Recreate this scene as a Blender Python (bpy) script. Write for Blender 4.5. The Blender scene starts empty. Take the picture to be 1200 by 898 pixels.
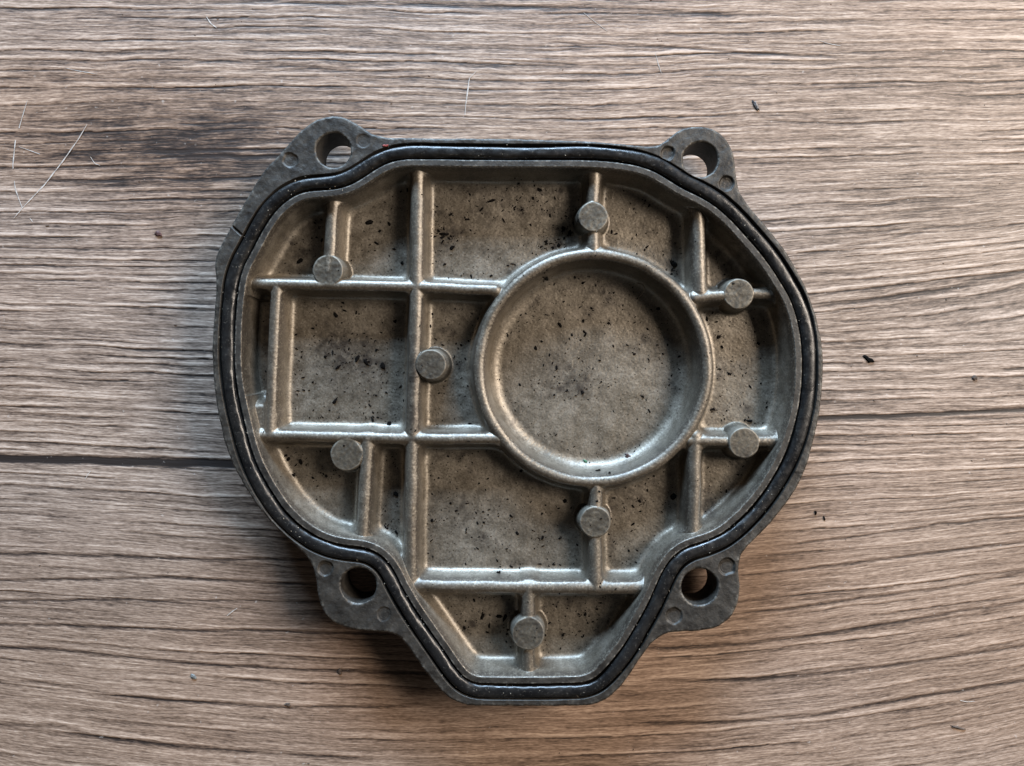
import bpy, math, random
import numpy as np

# ------------------------------------------------------------------ set-up
U = 0.00017            # metres per unit (one unit = one photo pixel at the height of the cover's rim)
CX, CY = 600.0, 449.0  # centre of the layout, straight below the camera
ZF = 72.0              # height of the cover's rim above the table, in units
CAM = 900.0            # camera height above the rim, in units
scene = bpy.context.scene
col = scene.collection

cam_d = bpy.data.cameras.new('camera')
cam = bpy.data.objects.new('camera', cam_d)
col.objects.link(cam)
cam.location = (0, 0, (ZF + CAM) * U)
cam.rotation_euler = (0, 0, 0)
cam_d.sensor_width = 36.0
cam_d.lens = 27.0
cam_d.clip_start = 0.005
cam_d.clip_end = 20.0
scene.camera = cam

world = bpy.data.worlds.new('World')
scene.world = world
world.use_nodes = True
wb = world.node_tree.nodes['Background']
wb.inputs[0].default_value = (1.0, 0.92, 0.84, 1)
wb.inputs[1].default_value = 0.045

def area(name, loc, target, sx, sy, power, colour):
    l = bpy.data.lights.new(name, 'AREA')
    l.shape = 'RECTANGLE'; l.size = sx; l.size_y = sy
    l.energy = power; l.color = colour
    o = bpy.data.objects.new(name, l)
    col.objects.link(o)
    o.location = loc
    from mathutils import Vector
    d = Vector(target) - Vector(loc)
    o.rotation_euler = d.to_track_quat('-Z', 'Y').to_euler()
    return o
# cool daylight through a window beyond the top edge of the picture, warm room light from the right
area('window_light', (-0.10, 1.10, 0.44), (0, 0, 0), 0.8, 0.28, 50.0, (0.54, 0.75, 1.0))
area('room_light', (0.72, 0.26, 0.60), (0, 0, 0), 0.46, 0.46, 14.0, (1.0, 0.87, 0.74))

vs = scene.view_settings
vs.view_transform = 'Standard'; vs.look = 'None'
vs.exposure = 0.0; vs.gamma = 1.0; vs.use_curve_mapping = False

RNG = np.random.default_rng(7)
random.seed(7)

# ------------------------------------------------------------------ helpers
def tag(o, label=None, cat=None, group=None, kind=None):
    if label: o['label'] = label
    if cat: o['category'] = cat
    if group: o['group'] = group
    if kind: o['kind'] = kind
    return o

def at_depth(p, depth):
    """photo pixel -> layout coordinates at the given depth below the rim"""
    s = (CAM + depth) / CAM
    return (CX + (p[0] - CX) * s, CY + (p[1] - CY) * s)

def world_xyz(x, y, z):
    return np.stack([(np.asarray(x) - CX) * U, -(np.asarray(y) - CY) * U, np.asarray(z) * U], -1)

def make_mesh(name, co, quads=None, tris=None, mat=None, parent=None, normals=None, smooth=True, attrs=None):
    me = bpy.data.meshes.new(name)
    nq = 0 if quads is None else len(quads)
    nt = 0 if tris is None else len(tris)
    me.vertices.add(len(co))
    me.vertices.foreach_set('co', np.ascontiguousarray(co, dtype=np.float32).ravel())
    loops = []
    if nq: loops.append(np.asarray(quads, dtype=np.int32).ravel())
    if nt: loops.append(np.asarray(tris, dtype=np.int32).ravel())
    loops = np.concatenate(loops)
    me.loops.add(len(loops))
    me.loops.foreach_set('vertex_index', loops)
    me.polygons.add(nq + nt)
    starts = np.concatenate([np.arange(nq) * 4, nq * 4 + np.arange(nt) * 3]).astype(np.int32)
    me.polygons.foreach_set('loop_start', starts)
    me.polygons.foreach_set('use_smooth', np.full(nq + nt, smooth, dtype=bool))
    me.update(calc_edges=True)
    me.validate(clean_customdata=False)
    if attrs:
        for k, v in attrs.items():
            a = me.attributes.new(k, 'FLOAT', 'POINT')
            a.data.foreach_set('value', np.asarray(v, dtype=np.float32))
    if normals is not None:
        me.normals_split_custom_set_from_vertices(np.asarray(normals, dtype=np.float32))
    if mat: me.materials.append(mat)
    o = bpy.data.objects.new(name, me)
    col.objects.link(o)
    if parent: o.parent = parent
    return o

def vnoise(u, v, seed, fade=True):
    """smooth value noise, about -1..1"""
    r = np.random.default_rng(seed)
    N = 257
    lat = r.uniform(-1, 1, (N, N)).astype(np.float32)
    iu = np.floor(u).astype(np.int64); iv = np.floor(v).astype(np.int64)
    fu = (u - iu).astype(np.float32); fv = (v - iv).astype(np.float32)
    fu = fu * fu * (3 - 2 * fu); fv = fv * fv * (3 - 2 * fv)
    a = lat[iv % N, iu % N]; b = lat[iv % N, (iu + 1) % N]
    c = lat[(iv + 1) % N, iu % N]; d = lat[(iv + 1) % N, (iu + 1) % N]
    return (a * (1 - fu) + b * fu) * (1 - fv) + (c * (1 - fu) + d * fu) * fv

def smin(a, b, k):
    h = np.clip(0.5 + 0.5 * (b - a) / k, 0, 1)
    return b * (1 - h) + a * h - k * h * (1 - h)
def smax(a, b, k): return -smin(-a, -b, k)
def sstep(a, b, x):
    t = np.clip((x - a) / (b - a), 0, 1)
    return t * t * (3 - 2 * t)

# ------------------------------------------------------------------ materials
class Nodes:
    def __init__(self, name):
        self.m = bpy.data.materials.new(name); self.m.use_nodes = True
        self.t = self.m.node_tree
        self.b = self.t.nodes['Principled BSDF']
        self.tc = self.t.nodes.new('ShaderNodeTexCoord')
    def n(self, kind, **kw):
        x = self.t.nodes.new(kind)
        for k, v in kw.items(): setattr(x, k, v)
        return x
    def link(self, a, b): self.t.links.new(a, b)
    def mapping(self, scale):
        m = self.n('ShaderNodeMapping'); m.inputs['Scale'].default_value = scale
        self.link(self.tc.outputs['Object'], m.inputs['Vector']); return m.outputs[0]
    def noise(self, scale, detail=3, rough=0.55, vec=None, dist=0.0):
        x = self.n('ShaderNodeTexNoise')
        x.inputs['Scale'].default_value = scale; x.inputs['Detail'].default_value = detail
        x.inputs['Roughness'].default_value = rough; x.inputs['Distortion'].default_value = dist
        self.link(vec if vec else self.tc.outputs['Object'], x.inputs['Vector'])
        return x.outputs['Fac']
    def ramp(self, fac, stops, interp='LINEAR'):
        r = self.n('ShaderNodeValToRGB'); cr = r.color_ramp; cr.interpolation = interp
        while len(cr.elements) < len(stops): cr.elements.new(0.5)
        for e, (p, c) in zip(cr.elements, stops):
            e.position = p
            e.color = (c[0], c[1], c[2], 1) if isinstance(c, (tuple, list)) else (c, c, c, 1)
        self.link(fac, r.inputs[0]); return r.outputs[0]
    def attr(self, name):
        a = self.n('ShaderNodeAttribute'); a.attribute_name = name; return a.outputs['Fac']
    def math(self, op, a, b=None, clamp=False):
        m = self.n('ShaderNodeMath', operation=op); m.use_clamp = clamp
        for i, v in enumerate((a, b)):
            if v is None: continue
            if isinstance(v, (int, float)): m.inputs[i].default_value = v
            else: self.link(v, m.inputs[i])
        return m.outputs[0]
    def mix(self, fac, a, b, blend='MIX'):
        m = self.n('ShaderNodeMix', data_type='RGBA', blend_type=blend)
        for s, v in ((m.inputs[0], fac), (m.inputs[6], a), (m.inputs[7], b)):
            if isinstance(v, (int, float)): s.default_value = v
            elif isinstance(v, tuple): s.default_value = (v[0], v[1], v[2], 1)
            else: self.link(v, s)
        return m.outputs[2]
    def bump(self, height, strength, dist):
        b = self.n('ShaderNodeBump'); b.inputs['Strength'].default_value = strength
        b.inputs['Distance'].default_value = dist
        self.link(height, b.inputs['Height'])
        self.link(b.outputs[0], self.b.inputs['Normal'])
    def set(self, **kw):
        for k, v in kw.items():
            s = self.b.inputs[k.replace('_', ' ')]
            if isinstance(v, (int, float)): s.default_value = v
            elif isinstance(v, tuple): s.default_value = (v[0], v[1], v[2], 1)
            else: self.link(v, s)

def cast_material():
    N = Nodes('cast_aluminium')
    fine = N.noise(2700, 3, 0.7)
    mid = N.noise(420, 4, 0.6)
    big = N.noise(70, 3, 0.5)
    c = N.ramp(mid, [(0.25, (0.148, 0.126, 0.096)), (0.5, (0.232, 0.202, 0.160)), (0.75, (0.32, 0.283, 0.233))])
    c = N.mix(N.ramp(big, [(0.35, 0.0), (0.7, 0.55)]), c, (0.125, 0.098, 0.066))
    spk = N.ramp(fine, [(0.34, 0.7), (0.47, 0.0)])
    c = N.mix(spk, c, (0.06, 0.05, 0.04))
    c = N.mix(N.ramp(fine, [(0.56, 0.0), (0.70, 0.5)]), c, (0.42, 0.38, 0.32))
    # worn, speckled crests of the ribs
    cr = N.attr('crest')
    cs = N.noise(2400, 3, 0.65)
    c = N.mix(N.math('MULTIPLY', cr, N.ramp(cs, [(0.49, 0.95), (0.62, 0.0)])), c, (0.085, 0.07, 0.055))
    c = N.mix(N.math('MULTIPLY', cr, N.ramp(cs, [(0.54, 0.0), (0.70, 0.35)])), c, (0.36, 0.325, 0.265))
    # oily soot, darker pocket corners and the painted shade of the slot
    st = N.math('MULTIPLY', N.attr('stain_shade'), N.ramp(N.noise(800, 4, 0.65), [(0.30, 1.15), (0.68, 0.15)]), True)
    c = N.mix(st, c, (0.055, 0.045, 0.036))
    N.set(Base_Color=c, Metallic=0.68, Specular_IOR_Level=0.5, Coat_Weight=0.5, Coat_Roughness=0.36)
    r = N.ramp(mid, [(0.3, 0.44), (0.7, 0.60)])
    N.set(Roughness=r)
    h = N.math('ADD', N.math('MULTIPLY', fine, 0.6), N.math('MULTIPLY', N.noise(1500, 3, 0.6), 0.35))
    N.bump(h, 0.65, 0.00008)
    return N.m

def flange_material():
    N = Nodes('grimy_flange')
    fine = N.noise(2600, 3, 0.65)
    mid = N.noise(330, 5, 0.62)
    c = N.ramp(mid, [(0.30, (0.014, 0.012, 0.010)), (0.48, (0.034, 0.030, 0.025)), (0.62, (0.054, 0.048, 0.040)), (0.78, (0.115, 0.104, 0.088))])
    c = N.mix(N.ramp(fine, [(0.36, 0.6), (0.5, 0.0)]), c, (0.035, 0.032, 0.03))
    c = N.mix(N.ramp(fine, [(0.63, 0.0), (0.75, 0.5)]), c, (0.20, 0.18, 0.15))
    w = N.attr('crest')
    c = N.mix(N.math('MULTIPLY', w, N.ramp(N.noise(900, 3, 0.6), [(0.48, 0.0), (0.66, 0.6)])), c, (0.30, 0.275, 0.235))
    st = N.math('MULTIPLY', N.attr('stain_shade'), N.ramp(N.noise(700, 4, 0.65), [(0.35, 1.0), (0.7, 0.2)]), True)
    c = N.mix(st, c, (0.022, 0.020, 0.018))
    N.set(Base_Color=c, Metallic=0.35, Roughness=N.ramp(mid, [(0.3, 0.45), (0.7, 0.62)]))
    N.bump(N.math('ADD', N.math('MULTIPLY', fine, 0.9), N.noise(1100, 3, 0.6)), 0.6, 0.00010)
    return N.m

def boss_material():
    N = Nodes('cut_boss_metal')
    fine = N.noise(2300, 3, 0.65)
    mid = N.noise(500, 4, 0.6)
    c = N.ramp(mid, [(0.3, (0.055, 0.046, 0.034)), (0.55, (0.115, 0.099, 0.075)), (0.75, (0.18, 0.157, 0.122))])
    c = N.mix(N.ramp(fine, [(0.42, 0.7), (0.54, 0.0)]), c, (0.07, 0.062, 0.052))
    c = N.mix(N.math('MULTIPLY', N.attr('crest'), 0.6), c, (0.27, 0.245, 0.205))
    st = N.math('MULTIPLY', N.attr('stain_shade'), N.ramp(N.noise(900, 3, 0.6), [(0.35, 1.0), (0.6, 0.1)]), True)
    c = N.mix(st, c, (0.04, 0.035, 0.03))
    N.set(Base_Color=c, Metallic=0.6, Roughness=0.58, Specular_IOR_Level=0.3)
    N.bump(fine, 0.5, 0.0001)
    return N.m

def rubber_material():
    N = Nodes('black_rubber')
    fine = N.noise(2200, 3, 0.7)
    mid = N.noise(260, 4, 0.6)
    c = N.ramp(mid, [(0.35, (0.005, 0.005, 0.0055)), (0.7, (0.013, 0.0125, 0.012))])
    c = N.mix(N.ramp(fine, [(0.60, 0.0), (0.72, 0.5)]), c, (0.13, 0.12, 0.105))
    c = N.mix(N.ramp(N.noise(150, 5, 0.7), [(0.55, 0.0), (0.74, 0.35)]), c, (0.045, 0.041, 0.036))
    N.set(Base_Color=c, Roughness=N.ramp(N.noise(600, 4, 0.65), [(0.3, 0.20), (0.7, 0.46)]), Specular_IOR_Level=0.5)
    N.bump(N.math('ADD', N.math('MULTIPLY', fine, 0.4), N.noise(700, 3, 0.6)), 0.45, 0.00012)
    return N.m

def wood_material():
    N = Nodes('wood_grain_laminate')
    g = N.attr('grain_v')
    comb = N.n('ShaderNodeCombineXYZ')
    sep = N.n('ShaderNodeSeparateXYZ'); N.link(N.tc.outputs['Object'], sep.inputs[0])
    N.link(sep.outputs[0], comb.inputs[0]); N.link(g, comb.inputs[1])
    def stretched(sx, sy, detail=3, rough=0.6):
        m = N.n('ShaderNodeMapping'); m.inputs['Scale'].default_value = (sx, sy, 1)
        N.link(comb.outputs[0], m.inputs['Vector'])
        return N.noise(1.0, detail, rough, vec=m.outputs[0])
    f1 = stretched(170, 2900, 3, 0.7)      # hair-fine pores
    f2 = stretched(60, 1000, 3, 0.65)
    f3 = stretched(700, 3600, 2, 0.6)
    tone = N.attr('tone'); pores = N.attr('pores')
    t = N.math('ADD', N.math('MULTIPLY', tone, 0.5), 0.5)
    t = N.math('ADD', t, N.math('MULTIPLY', N.math('MULTIPLY', N.math('SUBTRACT', f1, 0.5), 1.4), pores))
    t = N.math('ADD', t, N.math('MULTIPLY', N.math('MULTIPLY', N.math('SUBTRACT', f2, 0.5), 0.6), pores))
    t = N.math('ADD', t, N.math('MULTIPLY', N.math('SUBTRACT', f3, 0.5), 0.8))
    c = N.ramp(t, [(0.02, (0.022, 0.018, 0.017)), (0.28, (0.088, 0.068, 0.056)), (0.5, (0.188, 0.150, 0.122)),
                   (0.72, (0.295, 0.245, 0.207)), (0.98, (0.46, 0.405, 0.355))])
    tint = N.noise(9, 2, 0.5)
    c = N.mix(N.ramp(tint, [(0.35, 0.0), (0.65, 0.5)]), c, N.mix(1.0, c, (1.10, 0.93, 0.80), 'MULTIPLY'))
    grey = N.attr('grey')
    c = N.mix(1.0, c, (1.06, 0.95, 0.875), 'MULTIPLY')
    hs = N.n('ShaderNodeHueSaturation'); hs.inputs['Saturation'].default_value = 0.45
    N.link(c, hs.inputs['Color'])
    c = N.mix(grey, c, hs.outputs[0])
    # pale dust
    d = N.ramp(N.noise(900, 2, 0.5), [(0.70, 0.0), (0.78, 0.35)])
    c = N.mix(d, c, (0.55, 0.50, 0.46))
    N.set(Base_Color=c, Roughness=0.5, Specular_IOR_Level=0.35)
    h = N.math('ADD', N.math('MULTIPLY', f1, 0.5), f2)
    N.bump(h, 0.6, 0.00018)
    return N.m

def plain(name, c, rough=0.6, metal=0.0):
    N = Nodes(name)
    n = N.noise(1500, 3, 0.6)
    N.set(Base_Color=N.ramp(n, [(0.3, tuple(v * 0.6 for v in c)), (0.7, tuple(min(1, v * 1.3) for v in c))]),
          Roughness=rough, Metallic=metal, Specular_IOR_Level=0.1 if rough > 0.9 else 0.5)
    N.bump(n, 0.3, 0.00008)
    return N.m

M_CAST = cast_material(); M_FLANGE = flange_material(); M_BOSS = boss_material()
M_RUBBER = rubber_material(); M_WOOD = wood_material()
M_DIRT = plain('black_soot_flake', (0.004, 0.0035, 0.003), 0.95)
M_BROWN = plain('brown_crumb', (0.06, 0.04, 0.028), 0.7)
M_SCR = plain('pale_scratch', (0.44, 0.40, 0.365), 0.7)

# ------------------------------------------------------------------ the table top
def axis(lo, hi, step, far, growth):
    a = list(np.arange(lo, hi + step * 0.5, step))
    s = step
    while a[-1] < far[1]: s *= growth; a.append(a[-1] + s)
    s = step; b = []; x = lo
    while x > far[0]: s *= growth; x -= s; b.append(x)
    return np.array(b[::-1] + a)
TX = axis(-110, 1310, 3.6, (-3400, 4600), 1.18)
TY = axis(-70, 1060, 1.1, (-3000, 3900), 1.16)
gx, gv = np.meshgrid(TX, TY)
gx = gx.astype(np.float64); gy = np.empty_like(gx)
def bend(x, y):
    xp = np.clip((x - 600) / 600, -1.6, 1.6)
    AR = np.interp(y, [-300, 0, 140, 240, 320, 400, 490, 600, 720, 850, 1100], [0, 4, 10, 26, 40, 16, 12, 34, 52, 58, 40])
    AL = np.interp(y, [-300, 0, 150, 280, 400, 540, 700, 800, 900, 1100], [0, 2, -4, 2, 10, 12, 22, 36, 40, 20])
    return y + AR * np.maximum(xp, 0) ** 2 + AL * np.minimum(xp, 0) ** 2
yfine = np.linspace(-3600, 4600, 6000)
for j, x in enumerate(TX):                     # rows of the mesh run along the grain
    gy[:, j] = np.interp(TY, bend(x, yfine), yfine)
G = bend(gx, gy)
G = G + 5.0 * vnoise(gx / 330 + 3, gy / 90 + 40, 11) + 1.6 * vnoise(gx / 70 + 9, gy / 24 + 50, 12) + 0.7 * vnoise(gx / 26 + 1, gy / 14 + 50, 13)
# ring lines at uneven spacing
ring_y = [-3200.0]
rr = random.Random(5)
while ring_y[-1] < 4200:
    y = ring_y[-1]
    if 290 < y < 560: s = rr.uniform(7.5, 14)
    elif 560 <= y < 640: s = rr.uniform(10, 20)
    elif 640 <= y < 960: s = rr.uniform(20, 38)
    elif -80 < y <= 360: s = rr.uniform(7, 19)
    else: s = rr.uniform(10, 40)
    ring_y.append(y + s)
ring_y = np.array(ring_y)
ridx = np.clip(np.searchsorted(ring_y, G) - 1, 0, len(ring_y) - 2)
gap = ring_y[ridx + 1] - ring_y[ridx]
below = G - ring_y[ridx]                 # distance under the line above
above = ring_y[ridx + 1] - G             # distance to the line below
amp_a = 0.5 + 0.5 * vnoise(gx / 105 + ridx * 7.31, ridx * 3.7 + 0.5, 21)
amp_b = 0.5 + 0.5 * vnoise(gx / 105 + (ridx + 1) * 7.31, (ridx + 1) * 3.7 + 0.5, 21)
amp_a = 0.15 + 0.85 * sstep(0.2, 0.85, amp_a); amp_b = 0.15 + 0.85 * sstep(0.2, 0.85, amp_b)
tone = 0.03 + 0.08 * vnoise(gx / 420 + 5, G / 60 + 30, 31) + 0.13 * vnoise(gx / 230 + 2, G / 13 + 30, 32) + 0.16 * vnoise(gx / 110 + 8, G / 5 + 30, 33)
tone += -0.66 * amp_a * np.exp(-(below / 2.0) ** 2) - 0.30 * amp_a * np.exp(-below / 6.0)
tone += 0.50 * amp_b * np.exp(-((above - 2.6) / 2.4) ** 2)
# single streaks of the print
def streak(x0, x1, g0, th, dark, light=0.0, wob=0.0, seed=0):
    j0, j1 = np.searchsorted(TX, [x0 - 5, x1 + 5])
    i0, i1 = np.searchsorted(TY, [g0 - 16, g0 + 16])
    if j1 - j0 < 2 or i1 - i0 < 2: return
    X = gx[i0:i1, j0:j1]; Gs = G[i0:i1, j0:j1]
    w = np.clip((X - x0) / max(12, 0.25 * (x1 - x0)), 0, 1) * np.clip((x1 - X) / max(12, 0.25 * (x1 - x0)), 0, 1)
    w = np.sqrt(np.clip(w, 0, 1))
    d = Gs - g0
    if wob: d = d + wob * vnoise(X / 40 + seed, X * 0 + seed * 1.7 + 0.3, 41)
    tone[i0:i1, j0:j1] += w * (-dark * np.exp(-(d / th) ** 2) + light * np.exp(-((d + 1.9 * th) / th) ** 2))
for k in range(7000):
    L = rr.choice([18, 26, 40, 60, 90, 140, 240])
    x0 = rr.uniform(-250, 1350); g0 = rr.uniform(-90, 1010)
    if g0 > 650 and rr.random() < 0.55: continue
    dk = rr.choice([0.10, 0.15, 0.20, 0.30]) if rr.random() < 0.54 else -rr.uniform(0.10, 0.32)
    streak(x0, x0 + L * rr.uniform(0.6, 1.4), g0, rr.uniform(0.8, 1.7), dk, 0.12 if dk > 0.2 else 0, 1.2, k % 97)
def crack(pts, th, dark, light=0.15):
    """dark crack in the print at traced photo positions"""
    tp = [at_depth(p, ZF) for p in pts]
    xs = np.array([p[0] for p in tp]); ys = np.array([p[1] for p in tp])
    j0, j1 = np.searchsorted(TX, [xs[0], xs[-1]])
    i0, i1 = np.searchsorted(TY, [ys.min() - 35, ys.max() + 130])
    X = gx[i0:i1, j0:j1]
    yl = np.interp(X, xs, ys) + 0.8 * vnoise(X / 30, X * 0 + th * 3 + 0.2, 43)
    d = gy[i0:i1, j0:j1] - yl
    w = np.clip((X - xs[0]) / 30 + (0.0 if xs[0] > -60 else 1), 0, 1) * np.clip((xs[-1] - X) / 40, 0, 1)
    tone[i0:i1, j0:j1] += np.sqrt(w) * (-dark * np.exp(-(np.abs(d) / th) ** 2.5) + light * np.exp(-((d + 2 * th) / th) ** 2))
crack([(-110, 533), (0, 537), (140, 541), (265, 545), (420, 548)], 4.6, 2.6)
crack([(800, 494), (965, 489), (1080, 486), (1200, 480), (1310, 474)], 2.5, 2.0)
crack([(130, 4), (330, 2), (480, 6), (600, 9), (740, 12), (860, 17)], 3.0, 0.8)
crack([(640, 50), (760, 54), (850, 60), (1010, 68)], 1.8, 0.75)
crack([(520, 67), (600, 72), (680, 75)], 1.5, 0.6)
crack([(890, 140), (960, 144), (1010, 147)], 1.5, 0.7)
crack([(300, 76), (360, 78), (440, 80)], 2.6, 0.6)
crack([(150, 70), (220, 70), (290, 73)], 1.6, 0.6)
crack([(960, 358), (1040, 350), (1110, 338), (1180, 322), (1260, 305)], 3.0, 0.55)
crack([(930, 300), (1010, 287), (1090, 268), (1170, 262)], 2.6, 0.45)
crack([(-60, 648), (60, 650), (200, 655), (330, 656), (400, 654)], 2.2, 0.8)
crack([(-60, 680), (60, 680), (200, 677), (340, 684), (420, 682)], 2.0, 0.7)
crack([(-60, 706), (100, 703), (260, 704), (400, 706)], 1.6, 0.65)
crack([(-60, 730), (90, 734), (220, 739), (330, 740), (480, 745)], 2.0, 0.75)
crack([(-60, 756), (60, 761), (130, 769), (220, 778), (320, 784), (520, 790)], 2.2, 0.75)
crack([(-60, 792), (40, 800), (130, 813), (210, 822), (330, 829), (480, 828)], 2.4, 0.75)
crack([(-60, 848), (60, 851), (130, 866), (220, 876), (330, 882), (420, 890)], 3.5, 0.6)
crack([(760, 760), (860, 756), (960, 744), (1080, 724), (1200, 705), (1300, 690)], 2.2, 0.75)
crack([(760, 798), (880, 797), (980, 788), (1090, 774), (1200, 757), (1300, 744)], 2.4, 0.75)
crack([(740, 848), (860, 847), (960, 838), (1060, 820), (1200, 797), (1300, 780)], 2.6, 0.75)
crack([(865, 718), (920, 714), (1020, 700), (1130, 686), (1220, 668)], 2.0, 0.7)
crack([(865, 675), (960, 665), (1080, 650), (1220, 634)], 1.8, 0.7)
crack([(905, 640), (1000, 630), (1100, 615), (1220, 604)], 1.6, 0.6)
# smoky knot-like patch, upper left
kx, ky = at_depth((215, 178), ZF)
kn = np.exp(-((gx - kx) / 165) ** 2 - ((gy - ky) / 62) ** 2)
tone += kn * (-1.0 + 0.40 * vnoise(gx / 34 + 3, gy / 10 + 40, 51) + 0.25 * vnoise(gx / 14 + 3, gy / 6 + 40, 52))
kx, ky = at_depth((1120, 350), ZF)
kn2 = np.exp(-((gx - kx) / 120) ** 2 - ((gy - ky) / 26) ** 2)
tone += kn2 * -0.16
tone += 0.10
grey = np.clip(0.0 + 0.22 * np.exp(-((gx - 100) / 330) ** 2 - ((gy - 380) / 260) ** 2) + 0.25 * vnoise(gx / 300 + 4, gy / 120 + 40, 55), 0, 1)
relief = np.clip(tone, -1.1, 0.8) * 0.55
relief -= relief.max()
H, Wd = gx.shape
idx = np.arange(H * Wd).reshape(H, Wd)
q = np.stack([idx[1:, :-1], idx[1:, 1:], idx[:-1, 1:], idx[:-1, :-1]], -1).reshape(-1, 4)
table = make_mesh('table_top', world_xyz(gx.ravel(), gy.ravel(), relief.ravel()), q, mat=M_WOOD,
                  attrs={'tone': tone.ravel(), 'grain_v': -(G.ravel() - CY) * U, 'grey': grey.ravel(), 'pores': np.interp(G, [0, 560, 680], [1.15, 1.15, 0.85]).ravel()})
tag(table, 'greyish brown wood grain table top under the metal cover', kind='structure')

# pale scratches on the table
def scratch(pts, w, dashes=None, name='scratch'):
    P = np.array([at_depth(p, ZF) for p in pts])
    seg = np.r_[0, np.cumsum(np.hypot(*np.diff(P, axis=0).T))]
    n = max(6, int(seg[-1] / 5))
    s = np.linspace(0, seg[-1], n)
    x = np.interp(s, seg, P[:, 0]); y = np.interp(s, seg, P[:, 1])
    tx = np.gradient(x); ty = np.gradient(y); l = np.hypot(tx, ty); nx, ny = -ty / l, tx / l
    ww = w * (0.45 + 0.55 * np.sin(np.linspace(0.15, 3.0, n))) * (0.75 + 0.25 * np.sin(s * 0.9))
    z = 0.12 + 0 * x
    top = np.stack([x, y], -1)
    co = []
    for a, zz in ((-1, 0.02), (-0.4, 0.16), (0.4, 0.16), (1, 0.02)):
        co.append(world_xyz(x + a * ww * nx, y + a * ww * ny, z * 0 + zz))
    co = np.stack(co, 1).reshape(-1, 3)
    qs = []
    for i in range(n - 1):
        if dashes and (int(s[i] / dashes) % 3 == 2): continue
        for k in range(3):
            a = i * 4 + k
            qs.append((a, a + 1, a + 5, a + 4))
    return make_mesh(name, co, np.array(qs), mat=M_SCR, parent=table)
scratch([(32, 118), (26, 138), (18, 165), (15, 195), (18, 222), (26, 244), (38, 260)], 0.85, 17)
scratch([(102, 146), (92, 163), (73, 190), (52, 217), (30, 240), (16, 256)], 0.9)
scratch([(558, 84), (550, 92), (548, 108), (546, 122), (545, 135)], 0.9)
scratch([(22, 172), (36, 177), (47, 181)], 0.5)
scratch([(77, 80), (95, 84), (114, 87)], 0.5)
scratch([(106, 184), (111, 192), (117, 194)], 0.6)
scratch([(684, 15), (700, 28), (712, 37)], 0.5)
scratch([(768, 62), (771, 74), (775, 86)], 0.5)
scratch([(958, 47), (970, 51), (985, 54)], 0.55)
scratch([(266, 722), (272, 717), (278, 713)], 0.9)
scratch([(242, 20), (247, 28), (254, 33)], 0.9)
scratch([(1125, 821), (1134, 823), (1142, 822)], 0.7)
scratch([(100, 562), (103, 556), (107, 552)], 0.6)

# ------------------------------------------------------------------ outlines of the cover (traced, photo pixels)
GASKET = [(515, 177.6), (478, 177), (458, 180), (440.5, 187.5), (425.5, 197.7), (410, 207.7), (395, 212.7), (378, 214), (360, 215),
          (345, 219), (327.7, 230), (312.7, 245), (300, 265), (288, 288), (278, 306), (271.5, 325), (269, 345), (266, 380), (265, 420),
          (267, 445), (271.5, 472), (278, 500), (284, 525), (293, 550), (306.5, 575), (325, 602.8), (345, 622.8), (365, 636.6), (385, 645),
          (405.4, 649), (425.5, 650.4), (440.5, 657), (451.8, 669), (462, 691), (477.6, 717.7), (495, 742.8), (512.7, 768), (527.7, 790.4),
          (540, 804), (556, 810.5), (590, 811), (640.5, 811), (685.6, 810), (703, 803), (718, 788), (738, 763), (753, 738), (767, 713),
          (777, 690.5), (784, 674.5), (793, 660), (808, 649), (830, 643), (850.4, 634), (870.5, 617.8), (888, 600), (905.5, 577.7),
          (920.6, 552.6), (931, 530), (939, 505), (945.5, 478), (949, 450), (949.5, 420), (947.5, 393), (942, 367), (934, 345), (925, 330),
          (913, 310.5), (898, 290.4), (880.5, 270.4), (863, 251), (843, 233.5), (822.8, 221.5), (805.3, 214), (787.7, 202.7), (770, 192),
          (747.6, 184.7), (720, 180.5), (690, 178.5), (640, 178.5), (590, 178.5), (550, 178)]
OUTER = [(390, 135.5), (402, 137), (414, 142.5), (425, 150), (437, 158), (455, 161.5), (500, 162), (590, 162.5), (690, 165.5), (740, 170), (762, 172.5),
         (774, 170), (785, 161), (798, 151), (820, 147.5), (840, 152.6), (853, 165), (860.5, 182.7), (862, 202.7), (866, 225), (880, 245), (903, 271),
         (920.6, 294), (935.6, 319), (947, 343), (957, 372), (963, 400), (965, 425), (964, 455), (960, 487), (954, 515), (946, 545), (936, 568),
         (923, 588.5), (905.5, 611), (888, 629), (875, 641), (867, 653), (865, 668), (867.4, 687), (865, 708), (857, 724), (840, 736), (818, 740),
         (798, 740.5), (780, 742), (765, 752), (750, 772), (738, 791), (725, 808), (710, 821), (690, 827.5), (620, 828), (548, 827.5), (528, 820),
         (513, 805.5), (495, 783), (480, 760), (468, 746), (453, 740.5), (435, 740), (412, 737.5), (392, 731), (378, 717), (373, 700), (371, 683),
         (368, 667), (361, 654), (347, 640), (327.7, 623), (305, 598), (285, 568), (272, 543), (262, 515), (254.5, 480), (250, 445), (248.5, 415),
         (250, 380), (252.5, 350), (253.5, 330), (251, 309), (254.5, 295), (272, 263), (288, 235), (307.7, 202), (335, 172.6), (352.8, 152.6), (370, 140)]
HOLES = [(390.5, 176, 20.5), (821, 187, 20.5), (420, 686.5, 21), (820, 688, 21.5)]
PITS = [(340, 187.7, 8.5, 1.8), (426, 165, 8, 1.0), (782.5, 179.5, 8, 3), (851.5, 215, 8.5, 3), (381.5, 666.5, 8.5, 2.6), (450, 720, 8, 1.2),
        (852, 664, 9.5, 3), (790, 722, 9.5, 2.2)]

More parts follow.
